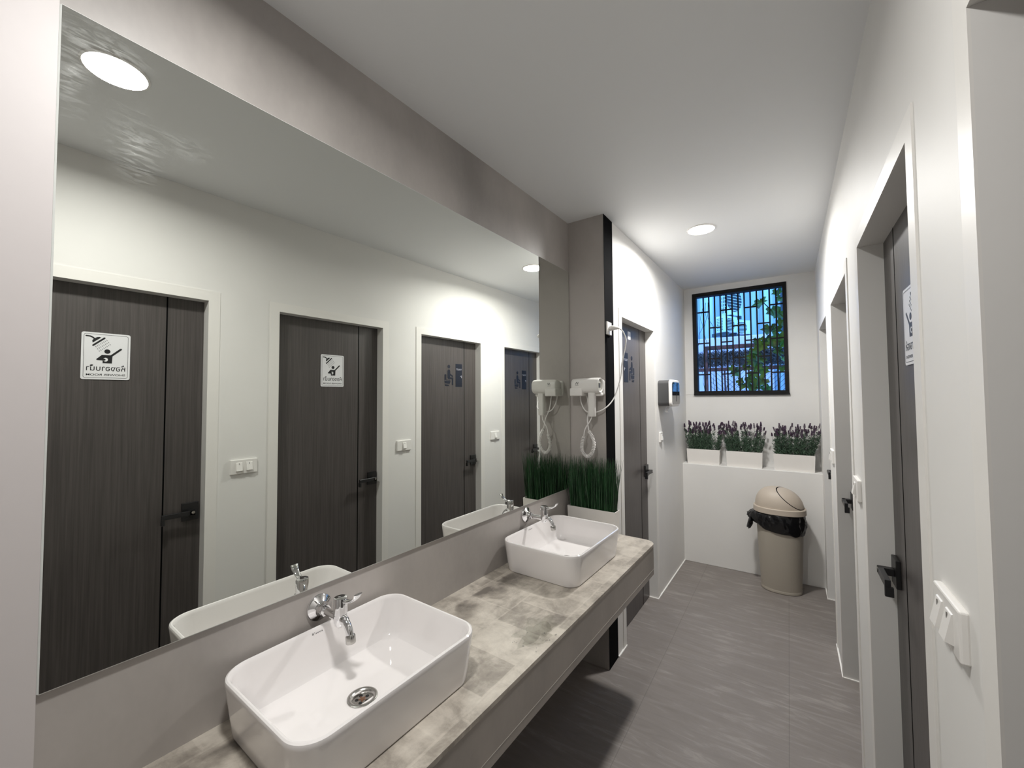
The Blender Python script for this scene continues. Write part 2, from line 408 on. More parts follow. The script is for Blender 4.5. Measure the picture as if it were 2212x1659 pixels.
# white return at the near end of the vanity
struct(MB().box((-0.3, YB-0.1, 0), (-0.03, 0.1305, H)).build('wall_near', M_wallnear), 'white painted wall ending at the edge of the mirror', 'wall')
struct(MB().box((-0.3, YB-0.15, 0), (1.5, YB, H)).build('wall_back', M_wall), 'plain white wall at the entrance end of the washroom', 'wall')
# concrete pier and its black side
m = MB(); m.box((-0.18, YP+0.002, 0), (XW-0.0005, YW, 2.245)); m.box((-0.18, YP+0.0045, 2.245), (XW-0.0005, YW, H))
struct(m.build('pier', M_conc), 'grey cement pier at the far end of the vanity', 'pier')
struct(MB().box((XW-0.0005, YP+0.0025, 0), (XW+0.001, YW, H)).build('trim_side', M_black), 'black painted side of the cement pier', 'trim')
# far left wall with one door recess (frame FB: n out of the wall, a along it)
LA, LBB, LREC = 0.136, 0.823, -0.0625
m = MB(FB)
m.box((-0.14, 0, 0), (0, LA, H)); m.box((-0.14, LA, ZD), (0, LBB, H)); m.box((-0.14, LBB, 0), (0, 2.1, H)); m.box((-0.25, -0.1, 0), (-0.14, 2.1, H))
struct(m.build('wall_left_far', M_wall), 'white wall with one dark door and a roll dispenser', 'wall')
# end wall: ledge below, window above
struct(MB().box((0.0, D1, 0), (WR+0.1, 4.45, ZS), 0.004, 2).build('wall_ledge', M_wall), 'white low wall carrying the flower ledge', 'wall')
wx0, wx1, wz0, wz1 = 0.3198, 1.0739, 1.5158, 2.4913
m = MB()
m.box((0.0, D2, ZS-0.02), (wx0, D2+0.2, H)); m.box((wx1, D2, ZS-0.02), (WR+0.1, D2+0.2, H))
m.box((wx0, D2, ZS-0.02), (wx1, D2+0.2, wz0)); m.box((wx0, D2, wz1), (wx1, D2+0.2, H))
struct(m.build('wall_end', M_wall), 'white end wall around the barred window', 'wall')
m = MB(); m.box((0.244, D2-0.004, 1.522), (wx0-0.002, D2+0.001, 2.517)); m.box((wx0-0.002, D2-0.004, wz1+0.001), (wx1+0.002, D2+0.001, 2.517))
struct(m.build('trim_window', M_wall), 'raised plaster patch beside and above the window', 'trim')
# door casings
def casing(M, a, b, name, label):
    w, t = 0.05, 0.0035
    m = MB(M)
    m.box((0, a-w, 0), (t, a, ZD+w)); m.box((0, b, 0), (t, b+w, ZD+w)); m.box((0, a, ZD), (t, b, ZD+w))
    struct(m.build(name, M_trim), label, 'trim')
FR = Matrix.Translation((WR, 0, 0)) @ Matrix.Rotation(PI, 4, 'Z') @ Matrix.Scale(-1, 4, (0, 1, 0))   # n out of right wall
sides = ['the shower door beside the double switch', 'the second shower door', 'the toilet door between two single switches', 'the toilet door next to the ledge']
for i, (a, b) in enumerate(RDOORS):
    casing(FR, a, b, 'trim_%d' % (i+1), 'flat white casing around ' + sides[i])
casing(FB, LA, LBB, 'trim_5', 'flat white casing around the door beside the cement pier')
# white sealant beads along the floor
m = MB(FB); m.box((0, LBB+0.0, 0), (0.008, D1-YW, 0.007)); m.box((0, 0, 0), (0.008, LA, 0.007)); m.box((LREC, LBB-0.007, 0), (0.008, LBB, 0.005))
struct(m.build('baseboard_left', M_seam), 'thin white sealant bead under the far left wall', 'baseboard')
m = MB(FR)
for y0, y1 in ((0.754, 1.0914), (1.7801, 2.1268), (2.8178, 3.166), (3.8303, D1)): m.box((0, y0, 0), (0.007, y1, 0.006))
for a, b in RDOORS: m.box((-0.063, b-0.006, 0), (0.007, b, 0.005))
struct(m.build('baseboard_right', M_seam), 'thin white sealant bead under the right wall', 'baseboard')

# ------------------------------------------------------------------ doors
def door(name, label, M, a, b, rec):
    """leaf in frame (n out of wall, a along wall); handle at the b side"""
    d = struct(MB().box((rec-0.035, a-0.012, 0.004), (rec, b+0.012, ZD+0.012)).build(name, M_door), label, 'door')
    d.matrix_world = M
    g = b - 0.148
    MB().box((rec-0.004, g-0.003, 0.004), (rec+0.0006, g+0.003, ZD)).build('groove', M_black, d)
    hy, hz = b-0.043, 0.948
    h = MB().box((rec, hy-0.034, hz-0.043), (rec+0.012, hy+0.034, hz+0.043), 0.0015, 1).build('door_handle', M_blackmetal, d)
    m = MB()
    m.box((rec+0.012, hy-0.011, hz-0.013), (rec+0.05, hy+0.011, hz+0.009), 0.001, 1)
    m.box((rec+0.036, hy-0.118, hz-0.013), (rec+0.05, hy+0.011, hz+0.009), 0.001, 1)
    m.box((rec+0.03, hy-0.118, hz-0.04), (rec+0.05, hy-0.106, hz-0.012), 0.001, 1)
    m.build('lever', M_blackmetal, h)
    MB().lathe([(0.0075, rec+0.05), (0.0075, rec+0.0515), (0.004, rec+0.0518)], 16, 'x', (0, hy+0.002, hz)).build('key_cylinder', M_steel, h)
    return d
for i, (a, b) in enumerate(RDOORS):
    door('door_%d' % (i+1), ['dark wood shower door seen at the near end of the mirror', 'dark wood shower door beside the white double switch',
         'dark wood toilet door between the two single switches', 'dark wood toilet door closest to the flower ledge'][i], FR, a, b, -0.0638)
door('door_5', 'dark wood toilet door in the wall beside the cement pier', FB, LA, LBB, LREC)

# ------------------------------------------------------------------ signs
def shower_sign(M, label):
    t = thing('shower_sign', label, 'sign', M=M, group=None)
    W_, H_ = 0.155, 0.205
    MB().prism(rrect(W_, H_, 0.008, 5, W_/2, H_/2), 0, -0.003).build('sign_plate', M_signw, t)
    def P(x, y):            # pixel of the mirrored close-up -> sign metres
        f = (x-215)/810.0; top = 255+70*f; bot = 1415+20*f
        return ((1-f)*W_, (1-(y-top)/(bot-top))*H_)
    y0, y1 = -0.003, -0.0034
    o = rrect(W_-0.014, H_-0.014, 0.007, 5, W_/2, H_/2); i_ = rrect(W_-0.0165, H_-0.0165, 0.006, 5, W_/2, H_/2)
    m = MB(); n = len(o)
    for k in range(n):
        j = (k+1) % n
        m.quad((o[k][0], y1, o[k][1]), (o[j][0], y1, o[j][1]), (i_[j][0], y1, i_[j][1]), (i_[k][0], y1, i_[k][1]))
    m.build('border', M_ink, t)
    m = MB(); k = W_/810
    pp = [P(290,357), P(350,366), P(395,395), P(430,440)]
    for a, b in zip(pp, pp[1:]): m.prism(capsule(a, b, 30*k), y0, y1)
    m.prism([P(*q) for q in ((392,525),(385,470),(405,435),(440,405),(460,388),(500,382),(530,398))], y0, y1)
    m.prism(capsule(P(402,588), P(582,412), 34*k), y0, y1)
    for r in range(3):
        for c in range(8):
            x = 440 + c*25 + r*28; y = 615 - c*23 + r*52
            q = P(x, y); d = P(x+14, y+18)
            m.prism(capsule(q, d, 8*k, 2), y0, y1)
    m.build('shower_pictogram', M_ink, t)
    m = MB()
    hc = P(635, 738); m.prism(disc(hc[0], hc[1], 0.0098), y0, y1)
    m.prism([P(*q) for q in ((545,822),(700,828),(722,860),(715,1030),(562,1024),(560,958),(462,948),(456,925))], y0, y1)
    m.prism(capsule(P(706,842), P(862,682), 40*k), y0, y1)
    m.build('person_pictogram', M_ink, t)
    q = P(608, 938); m = MB(); m.prism(disc(q[0], q[1], 0.0075, ry=0.0085), y1, y1-0.0003)
    m.build('sponge_pictogram', M_signw, t)
    q = P(585, 938); MB().prism(disc(q[0], q[1], 0.0045), y1-0.0003, y1-0.0006).build('sponge_hand', M_ink, t)
    a = P(945, 1222); b = P(300, 1205); tp = P(620, 1085)
    text_obj('thai_lettering', '\u0e2b\u0e49\u0e2d\u0e07\u0e2d\u0e32\u0e1a\u0e19\u0e49\u0e33', a[0], b[0], a[1]-0.001, tp[1]+0.004, y1, M_ink, t, 0.006)
    a = P(945, 1342); b = P(300, 1336); tp = P(620, 1286)
    text_obj('english_lettering', 'SHOWER ROOM', a[0], b[0], a[1], tp[1], y1, M_ink, t, 0.011)
    return t
xr = WL - 0.0003
shower_sign(Matrix.Translation((xr, 0.477, 1.591)) @ Matrix.Rotation(-PI/2, 4, 'Z'), 'white shower room sign reflected at the near end of the mirror')
shower_sign(Matrix.Translation((xr, 1.523, 1.580)) @ Matrix.Rotation(-PI/2, 4, 'Z'), 'white shower room sign on the door beside the double switch')

def toilet_sign(M, label, panel=True):
    t = thing('toilet_sign', label, 'sign', M=M)
    y0, y1 = 0.0, -0.0008
    MB().prism([(0,0),(0.08,0),(0.08,0.2),(0,0.2)], y0, y1).build('navy_panel', M_navy, t)
    text_obj('lettering', 'TOILET', 0.006, 0.073, 0.144, 0.159, y1-0.0003, M_greyletter, t, 0.02)
    q = lambda x, y: ((1200-x)/3560.0, (1370-y)/5200.0)
    MB().prism([q(*p) for p in ((1110,885),(1180,845),(1188,965),(1165,970),(1150,905))], y1, y1-0.0003).build('handle_mark', M_greyletter, t)
    m = MB()
    c = q(630,480); m.prism(disc(c[0], c[1], 0.0157), y0, y1)
    m.prism([q(*p) for p in ((572,690),(590,625),(630,603),(668,620),(688,690),(690,795),(805,875),(800,935),(770,925),(682,882),(682,948),(800,958),(818,985),(812,1290),(780,1305),(752,1290),(750,1036),(620,1034),(585,1005),(574,950))], y0, y1)
    m.build('seated_figure', M_navy, t)
    m = MB()
    m.prism([q(*p) for p in ((450,850),(470,828),(510,828),(528,850),(522,1078),(448,1078))], y0, y1)
    m.prism([q(*p) for p in ((520,1064),(690,1068),(690,1094),(520,1090))], y0, y1)
    m.prism([q(*p) for p in ((446,1112),(702,1112),(690,1180),(655,1250),(462,1225))], y0, y1)
    m.prism([q(*p) for p in ((465,1268),(640,1288),(620,1346),(482,1346))], y0, y1)
    m.build('toilet_pictogram', M_navy, t)
    return t
toilet_sign(Matrix.Translation((xr, 2.643, 1.60)) @ Matrix.Rotation(-PI/2, 4, 'Z'), 'navy toilet sign on the door between the single switches')
toilet_sign(Matrix.Translation((xr, 3.628, 1.592)) @ Matrix.Rotation(-PI/2, 4, 'Z'), 'navy toilet sign on the reflected door by the hair dryer')
toilet_sign(FB @ Matrix.Translation((LREC+0.0003, 0.344, 1.602)) @ Matrix.Rotation(PI/2, 4, 'Z'), 'navy toilet sign on the door beside the cement pier')
t = thing('door_sticker', 'small white square sticker high on the door beside the pier', 'sticker', M=FB @ Matrix.Translation((LREC+0.0003, 0.43, 1.9)) @ Matrix.Rotation(PI/2, 4, 'Z'))
MB().prism(rrect(0.055, 0.055, 0.006, 3, 0.0275, 0.0275), 0, -0.001).build('sticker_sheet', M_signw, t)
m = MB(); m.prism([(0.014,0.02),(0.02,0.02),(0.02,0.042),(0.014,0.042)], -0.001, -0.0013); m.prism([(0.03,0.02),(0.036,0.02),(0.036,0.042),(0.03,0.042)], -0.001, -0.0013)
m.build('sticker_marks', M_pipe, t)
tag(MB(FB @ Matrix.Translation((LREC+0.0003, 0.44, 1.958)) @ Matrix.Rotation(PI/2, 4, 'Z')).prism([(0,0),(0.04,0),(0.04,0.018),(0,0.018)], 0, -0.001).build('door_label', M_dgrey), 'tiny dark label above the white square sticker', 'label')

# ------------------------------------------------------------------ light switches
def light_switch(M, n_rock, label, w=0.127, h=0.076):
    """plate in local (x right, -y out, z up)"""
    t = thing('light_switch', label, 'switch', M=M)
    MB().box((-w/2, -0.011, -h/2), (w/2, 0.001, h/2), 0.003, 2).build('cover_plate', M_white, t)
    xs = [-0.024, 0.024] if n_rock == 2 else [0.0]
    for x in xs:
        m = MB()
        pr = [(-0.0105, 0.023), (-0.013, 0.0215), (-0.0215, -0.0195), (-0.0105, -0.024)]
        m.loops([[(x-0.0145, y, z) for y, z in pr], [(x+0.0145, y, z) for y, z in pr]])
        k = m.build('rocker', M_white, t)
        MB().box((x-0.001, -0.0155, 0.011), (x+0.001, -0.0143, 0.02)).build('indicator', M_mgrey, k)
    return t
RW = lambda y, z: Matrix.Translation((WR, y, z)) @ Matrix.Rotation(-PI/2, 4, 'Z')
light_switch(RW(0.922, 1.146), 2, 'white double rocker switch between the two shower doors')
light_switch(RW(1.964, 1.157), 1, 'white single switch between a shower door and a toilet door')
light_switch(RW(3.015, 1.150), 1, 'white single switch between the two toilet doors')
light_switch(FB @ Matrix.Translation((0, 3.285-YW, 1.187)) @ Matrix.Rotation(PI/2, 4, 'Z'), 1, 'white upright switch below the roll dispenser', 0.07, 0.078)

# ------------------------------------------------------------------ ceiling lamps
for x, y, lab in ((0.585, 0.300, 'round lit ceiling lamp reflected in the upper mirror corner'), (0.640, 2.742, 'round lit ceiling lamp in front of the window')):
    t = thing('ceiling_light', lab, 'light', (x, y, H), group='round ceiling lamps')
    MB().lathe([(0.083, 0.0), (0.083, -0.004), (0.077, -0.006), (0.075, -0.003), (0.075, 0.0)], 40).build('lamp_rim', M_white, t, 40)
    MB().lathe([(0.0749, -0.0032), (0.0749, -0.0045), (0.06, -0.005)], 40).build('diffuser', M_lamp, t)

# ------------------------------------------------------------------ mirror
ma, mb_ = YA-YP, -0.004
m = MB(); m.box((-0.008, ma, ZB), (0, mb_, ZT), 0.0028, 1)
m.bm.faces.ensure_lookup_table()
for f in m.bm.faces:
    f.material_index = 0 if f.calc_center_median().x > -0.0001 else 1
mir = tag(m.build('wall_mirror', [M_mirror, M_mirroredge]), 'large frameless mirror on the grey cement wall', 'mirror')
mir.matrix_world = FL

# ------------------------------------------------------------------ vanity counter
top = [(-0.008, YA-YP), (XC, YA-YP)]
for i in range(9):
    t_ = math.radians(90*i/8); top.append((XC-0.06+0.06*math.cos(t_), 0.045-0.06+0.06*math.sin(t_)))
top += [(XW+0.008, 0.045), (XW+0.004, -0.006), (-0.008, -0.001)]
ct = thing('vanity_counter', 'long stone tiled counter carrying the two white basins', 'counter', M=FL)
MB().slab(top, ZC-0.012, ZC).build('counter_top', M_counter, ct)
def offs(k): return [(min(p[0], XC-k) if p[0] > 0.3 else p[0], min(p[1], 0.045-k) if p[1] > 0.01 else p[1]) for p in top]
MB().slab(offs(0.0015), 0.613, ZC-0.012).build('apron', M_apron, ct)
MB().slab(offs(0.0010), 0.6105, 0.613).build('apron_joint', M_grout, ct)
MB().slab(offs(0.0015), ZCB, 0.6105).build('apron_lip', M_apron, ct)
# water spilt on the counter
rnd = random.Random(4)
def blob(cx, cy, r, sx=1.0, sy=1.0, n=40, seed=0.0, amp=0.35):
    out = []
    for i in range(n):
        t = 2*PI*i/n
        k = r*(1 + amp*noise.noise(Vector((math.cos(t)*1.3+seed, math.sin(t)*1.3, seed))) + 0.5*amp*noise.noise(Vector((math.cos(t)*3+seed, math.sin(t)*3, 5+seed))))
        out.append((cx + k*sx*math.cos(t), cy + k*sy*math.sin(t)))
    return out
t = thing('water_puddle', 'damp water patch on the counter between the basins', 'puddle', M=FL)
def film(poly, z):
    m = MB(); c = m._v((sum(p[0] for p in poly)/len(poly), sum(p[1] for p in poly)/len(poly), z)); v = [m._v((p[0], p[1], z)) for p in poly]
    for i in range(len(v)): m.bm.faces.new((c, v[i], v[(i+1) % len(v)]))
    return m
film(blob(0.405, -1.03, 0.05, 0.85, 1.25, seed=2.3, amp=0.7), ZC+0.0008).build('wet_patch', M_puddle, t)
film(blob(0.385, -1.0, 0.065, 0.8, 1.3, seed=7.1, amp=0.8), ZC+0.0004).build('damp_edge', M_puddle, t)
m = MB()
for i in range(14):
    x, y = rnd.uniform(0.35, 0.466), rnd.uniform(-1.12, -0.97); r = rnd.uniform(0.0012, 0.0032)
    m.lathe([(r, ZC+0.0006), (r*0.8, ZC+0.0006+r*0.5), (r*0.3, ZC+0.0006+r*0.75)], 10, 'z', (x, y, 0))
M_drop = see_through('water_drop', (0.97, 0.97, 0.97), 0.16, 0.03)
dr = m.build('droplets', M_drop, t, 60); dr['kind'] = 'stuff'

# ------------------------------------------------------------------ basins
def basin(n0, a0, label):
    t = thing('wash_basin', label, 'basin', M=FL @ Matrix.Translation((n0, a0, ZC+0.0003)), group=None)
    Wn, La, r = 0.379, 0.499, 0.062
    def ring(ins, z, rr=None): 
        rr = max(0.012, (rr if rr is not None else r) - ins*0.6)
        return [(p[0], p[1], z) for p in rrect(Wn-2*ins, La-2*ins, rr, 10)]
    hb = 0.131
    prof = [(0.022, 0.0), (0.0165, 0.0015), (0.014, 0.008), (0.010, 0.04), (0.004, 0.09), (0.0005, 0.118), (0.0, 0.125), (0.0012, 0.129), (0.0045, hb), (0.008, hb-0.0008),
            (0.0105, hb-0.004), (0.0125, hb-0.010), (0.018, 0.09), (0.026, 0.05), (0.033, 0.030), (0.042, 0.020), (0.058, 0.0165), (0.10, 0.0148)]
    m = MB(); rings = [ring(*p) for p in prof]
    n = len(rings[0])
    # inner floor runs down to the drain opening
    dc = (0.009, 0.0)
    for k, (rad, z) in enumerate(((0.09, 0.0140), (0.055, 0.0132), (0.036, 0.0125))):
        rg = []
        for i in range(n):
            px, py, _ = rings[len(prof)-1][i]; ang = math.atan2(py-dc[1], px-dc[0])
            f = 0.0 if k < 0 else 1.0
            rg.append((dc[0]+rad*math.cos(ang), dc[1]+rad*math.sin(ang), z))
        rings.append(rg)
    m.loops(rings, True, False)
    m.build('bowl', M_ceramic, t, 35)
    d = MB().lathe([(0.036, 0.013), (0.0365, 0.0145), (0.033, 0.0162), (0.028, 0.0155), (0.024, 0.010), (0.0235, 0.0085)], 36, 'z', (dc[0], dc[1], 0), False, True).build('drain', M_steel, t, 50)
    m = MB()
    for k in range(5):
        q = 2*PI*k/5 + 0.3
        m.lathe([(0.0045, 0.0085), (0.0045, 0.0089)], 14, 'z', (dc[0]+0.0135*math.cos(q), dc[1]+0.0135*math.sin(q), 0))
    m.build('strainer_holes', M_holes, d)
    m = MB()
    m.lathe([(0.0055, 0.0086), (0.0055, 0.0092), (0.003, 0.0098)], 12, 'z', (dc[0], dc[1], 0))
    for k in range(5):
        q = 2*PI*k/5 + 1.7
        m.lathe([(0.0025, 0.0086), (0.0018, 0.0093)], 8, 'z', (dc[0]+0.009*math.cos(q), dc[1]+0.007*math.sin(q), 0))
    m.build('residue', M_dirt, d)
    # printed maker's word on the inner back wall
    M0 = Matrix.Translation((-0.1765, -0.012, 0.1135)) @ Matrix.Rotation(PI/2, 4, 'Z')
    lo = text_obj('printed_word', 'Kassa', -0.018, 0.012, 0.0, 0.0095, 0.0, M_ink, t, 0.0)
    lo.matrix_local = M0 @ Matrix.Rotation(0.16, 4, 'X')
    return t
basin(0.1965, -1.528, 'white rectangular basin on the counter in front')
basin(0.1965, -0.459, 'white rectangular basin next to the tall grass planter')

# ------------------------------------------------------------------ taps
def tap(a0, dz, label):
    t = thing('wall_tap', label, 'tap', M=FL @ Matrix.Translation((0, a0, 0.912+dz)))
    w0 = -0.008
    MB().lathe([(0.036, w0), (0.037, w0+0.004), (0.034, w0+0.009), (0.02, w0+0.013), (0.016, w0+0.02), (0.015, w0+0.03)], 36, 'x').build('wall_flange', M_chrome, t, 50)
    m = MB(); m.lathe([(0.0155, w0+0.026), (0.0155, w0+0.038)], 6, 'x'); m.lathe([(0.0105, w0+0.03), (0.0098, 0.05), (0.0115, 0.085), (0.013, 0.1)], 24, 'x')
    m.build('supply_pipe', M_chrome, t, 40)
    MB().lathe([(0.008, -0.021), (0.0135, -0.016), (0.0165, -0.006), (0.0175, 0.006), (0.0175, 0.012), (0.0165, 0.0125), (0.0165, 0.014), (0.0178, 0.0145), (0.0178, 0.052), (0.0165, 0.056), (0.012, 0.0575)], 28, 'z', (0.1, 0, 0)).build('valve_body', M_chrome, t, 45)
    m = MB(); P = smoothpath([(0.1, 0, 0.049), (0.118, 0.003, 0.049), (0.14, 0.006, 0.055), (0.158, 0.008, 0.066), (0.166, 0.009, 0.078)], 5)
    n = len(P); rings = []
    for i, p in enumerate(P):
        f = i/(n-1); wd_ = 0.007 + 0.0055*f**1.5; th = 0.006 - 0.003*f
        tg = (P[min(i+1, n-1)] - P[max(i-1, 0)]).normalized(); sd = Vector((0, 1, 0)); up = tg.cross(sd).normalized()
        rings.append([p + sd*wd_*math.cos(2*PI*k/14) + up*th*math.sin(2*PI*k/14) for k in range(14)])
    m.loops(rings); m.build('lever', M_chrome, t, 50)
    P = smoothpath([(0.104, 0, 0.004), (0.118, 0, 0.002), (0.132, 0, -0.006), (0.142, 0, -0.02), (0.146, 0, -0.032)], 5)
    MB().tube(P, [0.0115]*8 + [0.0098]*(len(P)-8), 20).build('spout', M_chrome, t, 60)
    m = MB(); m.tube([(0.1458, 0, -0.027), (0.1468, 0, -0.03), (0.1495, 0, -0.046), (0.1497, 0, -0.0475)], [0.0105, 0.0125, 0.0125, 0.0115], 24)
    m.build('spout_nozzle', M_steel, t, 40)
    return t
tap(-1.525, 0.0, 'chrome lever tap over the basin in front')
tap(-0.474, 0.012, 'chrome lever tap over the basin near the planter')

# ------------------------------------------------------------------ tall grass planter
def planter_box(t, w, d, h, mat_, th=0.004):
    """open box, local x width, y depth, base at z 0; slightly wider at the top"""
    k = 0.006
    def rg(i, z, e): return [(-w/2+i-e, -d/2+i-e*0.5, z), (w/2-i+e, -d/2+i-e*0.5, z), (w/2-i+e, d/2-i+e*0.5, z), (-w/2+i-e, d/2-i+e*0.5, z)]
    m = MB(); m.loops([rg(0, 0, -k), rg(0, h, 0), rg(th, h, 0), rg(th, h-0.02, 0)], True, True)
    m.build('pot', mat_, t)
    MB().box((-w/2+th+0.001, -d/2+th+0.001, h-0.03), (w/2-th-0.001, d/2-th-0.001, h-0.019)).build('filler', M_soil, t)
rnd = random.Random(11)
t = thing('grass_planter', 'long white planter of tall green grass on the counter', 'planter', M=FL @ Matrix.Translation((0.153, -0.0405, ZC)))
planter_box(t, 0.283, 0.068, 0.148, M_pot)
m = MB()
for i in range(680):
    x = rnd.uniform(-0.132, 0.132); y = rnd.uniform(-0.027, 0.027); h = rnd.uniform(0.24, 0.305)
    lx = rnd.gauss(0.0, 0.012) + x*0.12; ly = rnd.gauss(-0.004, 0.008)
    w = rnd.uniform(0.0011, 0.0021); ang = rnd.uniform(0, PI); cx, cy = math.cos(ang)*w, math.sin(ang)*w
    cv = rnd.gauss(0, 0.006); rows = []
    for k in range(5):
        f = k/4; ww = (1-0.85*f**2.2)
        px = x + lx*f + cv*f*f; py = min(0.029, y + ly*f)
        if py < -0.05: py = -0.05
        rows.append(((px-cx*ww, py-cy*ww, 0.128+h*f), (px+cx*ww, py+cy*ww, 0.128+h*f)))
    for a, b in zip(rows, rows[1:]): m.quad(a[0], a[1], b[1], b[0])
g = m.build('grass', M_grass, t); g['kind'] = 'stuff'

# ------------------------------------------------------------------ lavender planters on the ledge
def lavender(xc, w, seed, label, lean=0.0):
    rnd = random.Random(seed)
    t = thing('lavender_planter', label, 'planter', (xc, 4.096, ZS+0.0003), group=None)
    planter_box(t, w, 0.09, 0.133, M_pot)
    lf = MB(); fl = MB()
    for i in range(int(w*330)):
        x = rnd.uniform(-w/2+0.012, w/2-0.012); y = rnd.uniform(-0.034, 0.034); h = rnd.uniform(0.11, 0.235)
        lx = x*0.22 + rnd.gauss(0, 0.012) + lean*0.03; ly = rnd.gauss(-0.006, 0.012)
        top_ = Vector((x+lx, max(-0.06, min(0.06, y+ly)), 0.118+h)); b0 = Vector((x, y, 0.116))
        lf.tube([b0, (b0+top_)/2 + Vector((rnd.gauss(0, 0.004), 0, 0)), top_], 0.0011, 4)
        for k in range(24):                                     # narrow leaves up the stem
            f = rnd.uniform(0.05, 0.85); p = b0.lerp(top_, f); a = rnd.uniform(0, 2*PI); L_ = rnd.uniform(0.018, 0.034)*(1.15-0.5*f)
            d = Vector((math.cos(a)*0.55, math.sin(a)*0.5, 0.8)).normalized(); s_ = d.cross(Vector((math.sin(a), -math.cos(a), 0.2))).normalized()*0.0030
            q = p + d*L_*0.55 + Vector((0, 0, 0)); e = p + d*L_ + Vector((math.cos(a), math.sin(a), 0))*0.004
            if q.y > 0.1: continue
            lf.quad(p, q-s_, e, q+s_)
        if h > 0.145:
            L_ = rnd.uniform(0.026, 0.046); d = (top_-b0).normalized(); d = (d + Vector((rnd.gauss(0, 0.12), rnd.gauss(0, 0.1), 0))).normalized()
            for k in range(6):
                c = top_ + d*(L_*k/6); r = 0.0072*(1-0.09*k) * rnd.uniform(0.8, 1.15)
                for j in range(5):
                    a = 2*PI*j/5 + k*0.6; o_ = Vector((math.cos(a), math.sin(a), 0.35))*r
                    p = c + o_
                    w_ = o_.cross(Vector((0, 0, 1))).normalized()*0.0036
                    fl.quad(c + w_*0.4, p + w_ + Vector((0, 0, 0.002)), p + o_*0.25 + Vector((0, 0, 0.008)), p - w_ + Vector((0, 0, 0.002)))
    a = lf.build('foliage', M_lavleaf, t); a['kind'] = 'stuff'
    b = fl.build('flowers', M_lavflower, t); b['kind'] = 'stuff'
lavender(0.409, 0.276, 3, 'white planter of lavender in the corner by the dispenser')
lavender(0.734, 0.276, 5, 'white planter of lavender in the middle of the ledge')
lavender(1.091, 0.282, 8, 'white planter of lavender standing above the bin', 0.3)

# ------------------------------------------------------------------ bin, lid, bag
t = thing('trash_bin', 'beige oval swing lid bin standing below the lavender ledge', 'bin', (0.984, 3.832, 0))
NB = 56
def oval(rx, ry, z, cx=0.0, cy=0.0, p=2.3):
    out = []
    for i in range(NB):
        a = 2*PI*i/NB; c, s_ = math.cos(a), math.sin(a)
        out.append((cx + rx*abs(c)**(2/p)*(1 if c > 0 else -1), cy + ry*abs(s_)**(2/p)*(1 if s_ > 0 else -1), z))
    return out
MB().loops([oval(0.128, 0.102, 0.0), oval(0.134, 0.107, 0.004), oval(0.136, 0.109, 0.02), oval(0.134, 0.107, 0.024), oval(0.134, 0.108, 0.03), oval(0.146, 0.119, 0.3), oval(0.158, 0.129, 0.598), oval(0.153, 0.124, 0.598), oval(0.14, 0.113, 0.25)], True, True).build('bin_body', M_bin, t, 35)
MB().loops([oval(0.170, 0.140, 0.597), oval(0.175, 0.145, 0.6), oval(0.1735, 0.1435, 0.637), oval(0.170, 0.140, 0.6405), oval(0.158, 0.129, 0.6405)], True, True).build('lid_collar', M_lid, t, 35)
def dome(k=1.0, grow=0.0):
    m = MB(); rings = []
    for j in range(15):
        f = j/15; ph = f*PI/2
        r = math.cos(ph)**0.82; z = 0.640 + 0.150*math.sin(ph)
        rings.append([(p[0] - 0.022*f**1.5, p[1], p[2]) for p in oval((0.162+grow)*r, (0.132+grow)*r, z + grow*math.sin(ph), p=2.15)])
    m.loops(rings, True, True)
    return m
cut_n = Vector((0.617, -0.298, 0.728)).normalized(); cut_p = Vector((0.11, -0.07, 0.667))
d = dome()
bmesh.ops.bisect_plane(d.bm, geom=d.bm.verts[:]+d.bm.edges[:]+d.bm.faces[:], plane_co=cut_p, plane_no=cut_n, clear_outer=True)
d.build('lid_dome', M_lid, t, 60)
d = dome(1.0, -0.006); d.build('lid_shadow_gap', M_black, t, 60) if False else d.bm.free()
d = dome(1.0, -0.0012)
bmesh.ops.bisect_plane(d.bm, geom=d.bm.verts[:]+d.bm.edges[:]+d.bm.faces[:], plane_co=cut_p+cut_n*0.0035, plane_no=cut_n, clear_inner=True)
d.build('swing_flap', M_lid, t, 60)
d = dome(1.0, -0.008)
d.build('lid_inside', M_holes, t, 60)
# bag
bgt = thing('trash_bag', 'crumpled black bag folded over the rim of the bin', 'bag', (0.984, 3.832, 0))
rings = []
for j in range(19):
    f = j/18; rg = []
    for i in range(NB*3):
        a = 2*PI*i/(NB*3); c, s_ = math.cos(a), math.sin(a)
        left = math.exp(-(((a-PI*1.06+PI) % (2*PI)-PI)/0.6)**2)
        edge = 0.128 + 0.022*c - 0.012*s_ + 0.014*noise.noise(Vector((c*3, s_*3, 3))) - 0.012*left
        z = 0.600 - f*edge
        bul = max(0.0, math.sin(min(1, f*1.02)*PI))**0.55
        nz = noise.noise(Vector((c*4.2, s_*4.2, f*2.6))) + 0.7*abs(noise.noise(Vector((c*9, s_*9, f*7+4)))) - 0.3 + 0.2*noise.noise(Vector((c*22, s_*22, f*15)))
        k = 0.005 + 0.012*bul + 0.0085*nz*(0.25+bul) + left*0.045*bul*(1+0.18*noise.noise(Vector((c*9, s_*9, f*8))))
        rg.append(((0.1575+k)*c, (0.129+k)*s_, z))
    rings.append(rg)
MB().loops(rings, False, False).build('bag_fold', M_bag, bgt, 180)
m = MB(); rings = []
